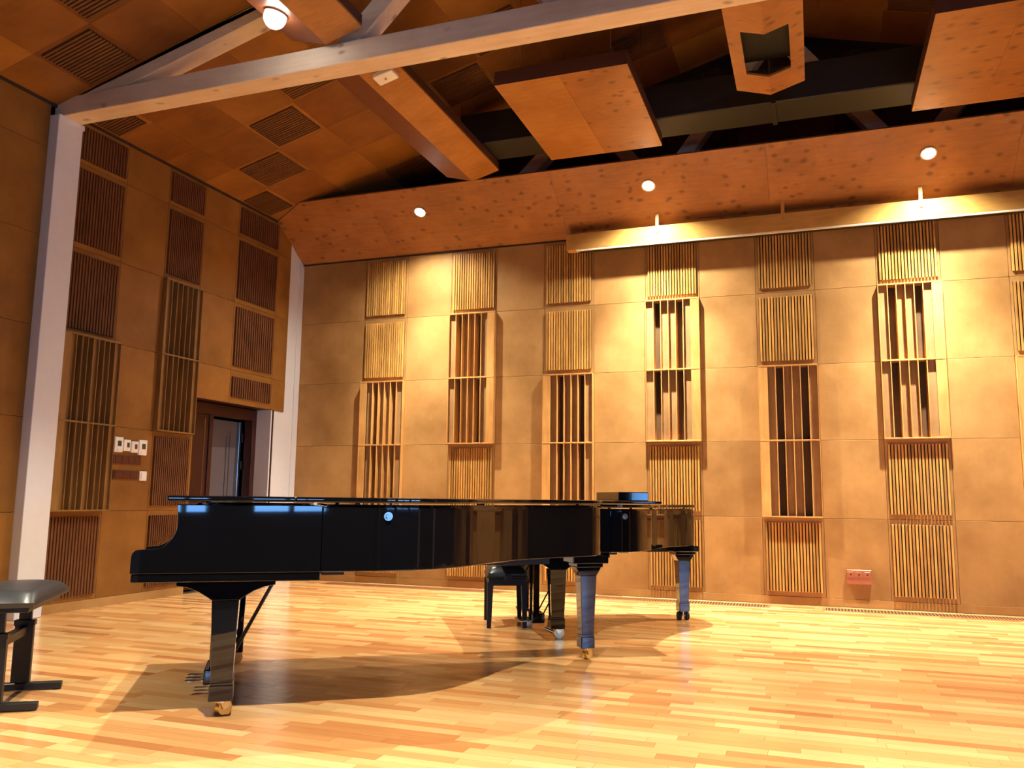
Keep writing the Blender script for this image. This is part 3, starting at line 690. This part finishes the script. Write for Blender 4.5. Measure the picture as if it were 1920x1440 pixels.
def piano(mid, ang, sa, sb, ldz, spacing, tail, label, second=False):
    t = empty('grand_piano', (mid[0], mid[1], 0), ang); tag(t, label, 'piano', )
    K = MAT['black']; zt = .985+ldz; zb = .672+ldz
    hw = .77*sb; fe = -.42 if not second else -.40; ke = .43 if not second else .38
    obj('case', prism(outline(ke+.001, sa, sb), zb, zt, bev=.006), K, t, smooth=35)
    obj('rim_lip', prism(outline(ke+.02, sa, sb, -.02), zt, zt+.012), K, t, smooth=35)
    for b in (-hw, hw-.045):
        prof = [(fe, .672), (fe+.002, .752), (fe+.012, .772), (fe+.03, .782), (fe+.12, .789), (fe+.157, .816), (fe+.18, .848), (fe+.191, .892), (fe+.189, .941), (fe+.184, .99), (ke, .99), (ke, .672)]
        prof = smooth_path(prof[:10], 5)+prof[10:]
        prof = [(a, z+ldz) for a, z in prof]
        obj('cheek', prism(prof, b, b+.045, axis='y', bev=.004), K, t, smooth=30)
    obj('key_bed', bx(fe+.005, ke, -hw+.005, hw-.005, .632+ldz, .671+ldz, bev=.004), K, t)
    obj('key_slip', bx(fe+.01, fe+.04, -hw+.047, hw-.047, .672+ldz, .755+ldz, bev=.004), K, t)
    fp = smooth_path([(fe+.035, .756), (fe+.06, .79), (fe+.12, .80), (fe+.17, .835), (fe+.2, .90), (fe+.205, .99)], 6)
    fp = [(a, z+ldz) for a, z in fp]; fb = fp+[(a+.02, z-.012) for a, z in fp[::-1]]
    obj('fallboard', prism(fb, -hw+.047, hw-.047, axis='y'), K, t, smooth=30)
    # lid in two boards
    lz0, lz1 = zt+.02, zt+.046
    lo = outline(.30*1, sa, sb, .014); obj('lid', prism(lo, lz0, lz1, bev=.007), K, t, smooth=30)
    if not second: obj('lid_flap', bx(fe+.14, .299, -hw-.014, hw+.014, lz0, lz1, bev=.007, seg=2), K, t, smooth=30)
    else:
        obj('lid_flap', bx(.31, .79, -hw-.01, hw-.1, lz1+.004, lz1+.026, bev=.006, seg=2), K, t, smooth=30)
        obj('folded_desk', bx(.46, .70, -.70, -.08, lz1+.027, lz1+.095, bev=.006), K, t)
    for a, b in ((-.1, -hw+.03), (.6*sa, -hw+.03), (1.3*sa, -.40*sb), (2.1*sa, .2*sb), (.6*sa, hw-.03), (1.6*sa, hw-.03), (-.1, hw-.03)):
        obj('lid_bumper', cyl((a, b, zt+.01), (a, b, lz0), .012, 8), MAT['rubber'], t)
    # legs
    def leg(a, b, kind):
        l = empty('leg', (a, b, 0)); l.parent = t; ztop = .631+ldz if kind != 'tail' else zb-.001
        cw, tw, bw = (.085, .125, .098) if kind != 'tail' else (.085, .112, .082)
        zs = .54+ldz; dep = tw
        bs = bmesh.new()
        W_ = .225 if kind != 'tail' else .12
        if kind != 'tail':
            prof = [(-W_, ztop), (-W_, ztop-.022), (-W_+.05, ztop-.03), (-.125, ztop-.05), (-.085, ztop-.075), (-tw/2, zs)]
            prof = prof+[(-a_, z) for a_, z in prof[::-1]]
            prism(prof, -dep/2, dep/2, axis='y', bm=bs, bev=.003)
        else:
            bx(-W_, W_, -W_*.9, W_*.9, ztop-.05, ztop, bm=bs, bev=.004); bx(-W_*.75, W_*.75, -W_*.7, W_*.7, ztop-.075, ztop-.05, bm=bs, bev=.003)
            prof = [(-W_*.75, ztop-.076), (-.075, ztop-.1), (-tw/2, zs)]; prof += [(-a_, z) for a_, z in prof[::-1]]
            prism(prof, -dep/2, dep/2, axis='y', bm=bs, bev=.003)
        obj('leg_bracket', bs, K, l, smooth=25)
        obj('leg_shaft', frustum((0, 0, .158), (bw, bw), (0, 0, zs), (tw, tw), bev=.004), K, l, smooth=30)
        sh = bmesh.new(); bx(-bw/2-.006, bw/2+.006, -bw/2-.006, bw/2+.006, .075, .15, bm=sh, bev=.005); bx(-bw/2-.002, bw/2+.002, -bw/2-.002, bw/2+.002, .15, .158, bm=sh)
        obj('leg_shoe', sh, K, l)
        cb = bmesh.new(); ar = .6 if not second else .2
        ca, sa_ = math.cos(ar), math.sin(ar)
        if second and kind == 'tail':
            for s in (-.035, .035): cyl((s-.013, 0, .036), (s+.013, 0, .036), .036, 20, bm=cb)
            obj('caster', cb, MAT['rubber'], l, smooth=40); obj('caster_fork', cyl((0, 0, .03), (0, 0, .076), .014, 12, bm=bx(-.03, .03, -.01, .01, .028, .044)), MAT['chrome'], l, smooth=40)
        else:
            rr = .036 if not second else .042
            ox, oy = ca*.018, sa_*.018
            cyl((ox-sa_*.016, oy+ca*.016, rr), (ox+sa_*.016, oy-ca*.016, rr), rr, 22, bm=cb)
            obj('caster', cb, MAT['brass'], l, smooth=40)
            fk = bmesh.new()
            for s in (-1, 1): bar((ox-s*sa_*.024, oy+s*ca*.024, rr), (-s*sa_*.022, s*ca*.022, .078), .006, .034, bm=fk)
            cyl((0, 0, .066), (0, 0, .077), .036, 16, bm=fk)
            obj('caster_fork', fk, MAT['brass'], l, smooth=40)
            if second:
                bk = bmesh.new(); cyl((-.03, -.01, .05), (-.09, -.02, .075), .012, 10, bm=bk); cyl((-.09, -.045, .085), (-.09, .01, .07), .008, 8, bm=bk); cyl((-.075, -.02, .075), (-.07, -.02, .11), .006, 8, bm=bk)
                obj('brake_lever', bk, MAT['brass'], l, smooth=40)
        return l
    leg(0, -spacing/2, 'front'); leg(0, spacing/2, 'front'); leg(tail[0], tail[1], 'tail')
    # pedal lyre
    ly = empty('pedal_lyre', (-.06, -.08, 0)); ly.parent = t
    obj('lyre_box', bx(-.055, .055, -.15, .15, .055, .135, bev=.012, seg=2), K, ly, smooth=40)
    pb = bmesh.new()
    for s in (-1, 1): bx(-.03, .02, s*.075-.022, s*.075+.022, .13, .632+ldz, bm=pb, bev=.004)
    bx(-.06, .06, -.15, .15, .6+ldz, .631+ldz, bm=pb, bev=.004)
    obj('lyre_posts', pb, K, ly)
    rb = bmesh.new()
    for b in (-.03, 0, .03): cyl((0, b, .12), (0, b, .61+ldz), .005, 8, bm=rb)
    obj('pedal_rods', rb, MAT['brass'], ly, smooth=40)
    for b in (-.08, 0, .08):
        pd = bmesh.new(); prism([(-.05, b-.011), (-.085, b-.011), (-.105, b-.021), (-.142, b-.019), (-.152, b), (-.142, b+.019), (-.105, b+.021), (-.085, b+.011), (-.05, b+.011)], .062, .074, bm=pd, bev=.004)
        obj('pedal', pd, MAT['brass'], ly, smooth=40)
    for b in (-.1, .1): obj('lyre_brace', cyl((.05, b, .12), (.31, b*.8, .632+ldz), .0062, 10), K, ly, smooth=40)
    # underside beams
    ub = bmesh.new(); bx(ke+.01, ke+.12*sa, -hw*.9, hw*.85, .652+ldz, zb-.0005, bm=ub); bx(.9*sa, 1.0*sa, -.4*sb, .6*sb, .645+ldz, zb, bm=ub)
    bar((.5*sa, .35*sb, zb-.03), (1.95*sa, .36*sb, zb-.03), .09, .06, bm=ub)
    obj('under_beams', ub, MAT['blackwood'], t)
    # lid lock on the curved side
    o = outline(ke, sa, sb); best = min(range(5, len(o)-5), key=lambda i: abs(o[i][0]-.76*sa)+(0 if o[i][1] < 0 else 9))
    p = Vector((o[best][0], o[best][1], .94+ldz)); d = Vector((o[best+1][0]-o[best-1][0], o[best+1][1]-o[best-1][1], 0)); nn = Vector((d.y, -d.x, 0)).normalized()
    lk = obj('lid_lock', cyl(p-nn*.004, p+nn*.016, .012, 20, bm=cyl(p, p+nn*.006, .022, 20)), MAT['chrome'], t, smooth=40)
    return t
P1ANG, P2ANG = math.radians(35.4), math.radians(30)
P1M, P2M = (-3.059, -5.241), (-2.166, -2.46)
piano(P1M, P1ANG, 1, 1, 0.0, 1.274, (2.208, .33), 'long black concert grand piano, lid closed, nearest to the padded bench with metal feet')
piano(P2M, P2ANG, 1.48/2.32, .96, -.03, 1.2, (1.34, .25), 'shorter black grand piano by the back wall, half hidden, a folded lid flap on top', second=True)
def loc2w(m, ang, a, b, z=0): return (m[0]+math.cos(ang)*a-math.sin(ang)*b, m[1]+math.sin(ang)*a+math.cos(ang)*b, z)

# ------------------------------------------------------------------ benches
def cushion(sx, sy, z0, z1, crown, n=14):
    b = bmesh.new(); g = {}
    def ht(i, j):
        u, w = abs(2*i/n-1), abs(2*j/n-1); e = (1-u**6)*(1-w**6); return z0+(z1-z0)*(.35+.65*min(1, e*1.6))+crown*(1-u*u)*(1-w*w)
    for i in range(n+1):
        for j in range(n+1):
            u, w = 2*i/n-1, 2*j/n-1; k = 1-.03*(u*u*w*w)
            g[i, j] = b.verts.new((u*sx/2*k, w*sy/2*k, ht(i, j)))
    lo = {}
    for i in range(n+1):
        for j in range(n+1):
            if i in (0, n) or j in (0, n): lo[i, j] = b.verts.new((g[i, j].co.x*.985, g[i, j].co.y*.985, z0))
    for i in range(n):
        for j in range(n): b.faces.new((g[i, j], g[i+1, j], g[i+1, j+1], g[i, j+1]))
    ring = [(i, 0) for i in range(n)]+[(n, j) for j in range(n)]+[(i, n) for i in range(n, 0, -1)]+[(0, j) for j in range(n, 0, -1)]
    for k in range(len(ring)):
        p, q = ring[k], ring[(k+1) % len(ring)]; b.faces.new((lo[p], lo[q], g[q], g[p]))
    b.faces.new([lo[p] for p in ring])
    return b
def bench_metal():
    x, y, _ = loc2w(P1M, P1ANG, -1.05, -.10); t = empty('piano_bench', (x, y, 0), P1ANG); tag(t, 'padded black leather piano bench on black metal T-shaped feet', 'bench')
    obj('cushion', cushion(.36, .74, .495, .56, .022), MAT['leather'], t, smooth=60)
    obj('seat_frame', bx(-.14, .14, -.30, .30, .465, .4945, bev=.004), MAT['steel'], t)
    for b in (-.235, .235):
        l = obj('leg', bx(-.045, .045, b-.018, b+.018, .04, .36, bev=.003), MAT['steel'], t)
        obj('sliding_post', bx(-.03, .03, b-.012, b+.012, .36, .465, bev=.002), MAT['steel'], l)
        obj('collar', bx(-.05, .05, b-.024, b+.024, .335, .365, bev=.003), MAT['steel'], l)
        obj('foot_bar', bx(-.2, .2, b-.022, b+.022, .004, .04, bev=.004), MAT['steel'], l)
        fp = bmesh.new()
        for a in (-.17, .17): cyl((a, b, 0), (a, b, .006), .016, 10, bm=fp)
        obj('foot_pads', fp, MAT['rubber'], l)
    obj('stretcher', bx(-.02, .02, -.217, .217, .29, .335, bev=.003), MAT['steel'], t)
bench_metal()
def bench_wood():
    BA = math.radians(24.5); c = (-2.375-math.sin(BA)*.245, -2.672+math.cos(BA)*.245); t = empty('piano_bench', (c[0], c[1], 0), BA); tag(t, 'small black wooden piano stool with round height knob, under the far piano', 'bench')
    sx, sy = .325, .52
    obj('cushion', cushion(sx, sy, .415, .475, .03), MAT['leather'], t, smooth=60)
    fr = obj('apron', bx(-sx/2+.012, sx/2-.012, -sy/2+.012, sy/2-.012, .335, .395, bev=.004), MAT['blackwood'], t)
    obj('seat_rail', bx(-sx/2-.002, sx/2+.002, -sy/2-.002, sy/2+.002, .395, .4145, bev=.004), MAT['blackwood'], t)
    for a in (-1, 1):
        for b in (-1, 1):
            obj('leg', frustum((a*(sx/2-.018), b*(sy/2-.025), 0), (.032, .036), (a*(sx/2-.025), b*(sy/2-.03), .36), (.05, .05), bev=.003), MAT['blackwood'], t)
    for b in (-1, 1):
        obj('height_knob', cyl((0, b*(sy/2-.02), .40), (0, b*(sy/2+.035), .40), .035, 20, bm=cyl((0, b*(sy/2-.02), .40), (0, b*(sy/2+.045), .40), .022, 16)), MAT['blackwood'], t, smooth=40)
bench_wood()
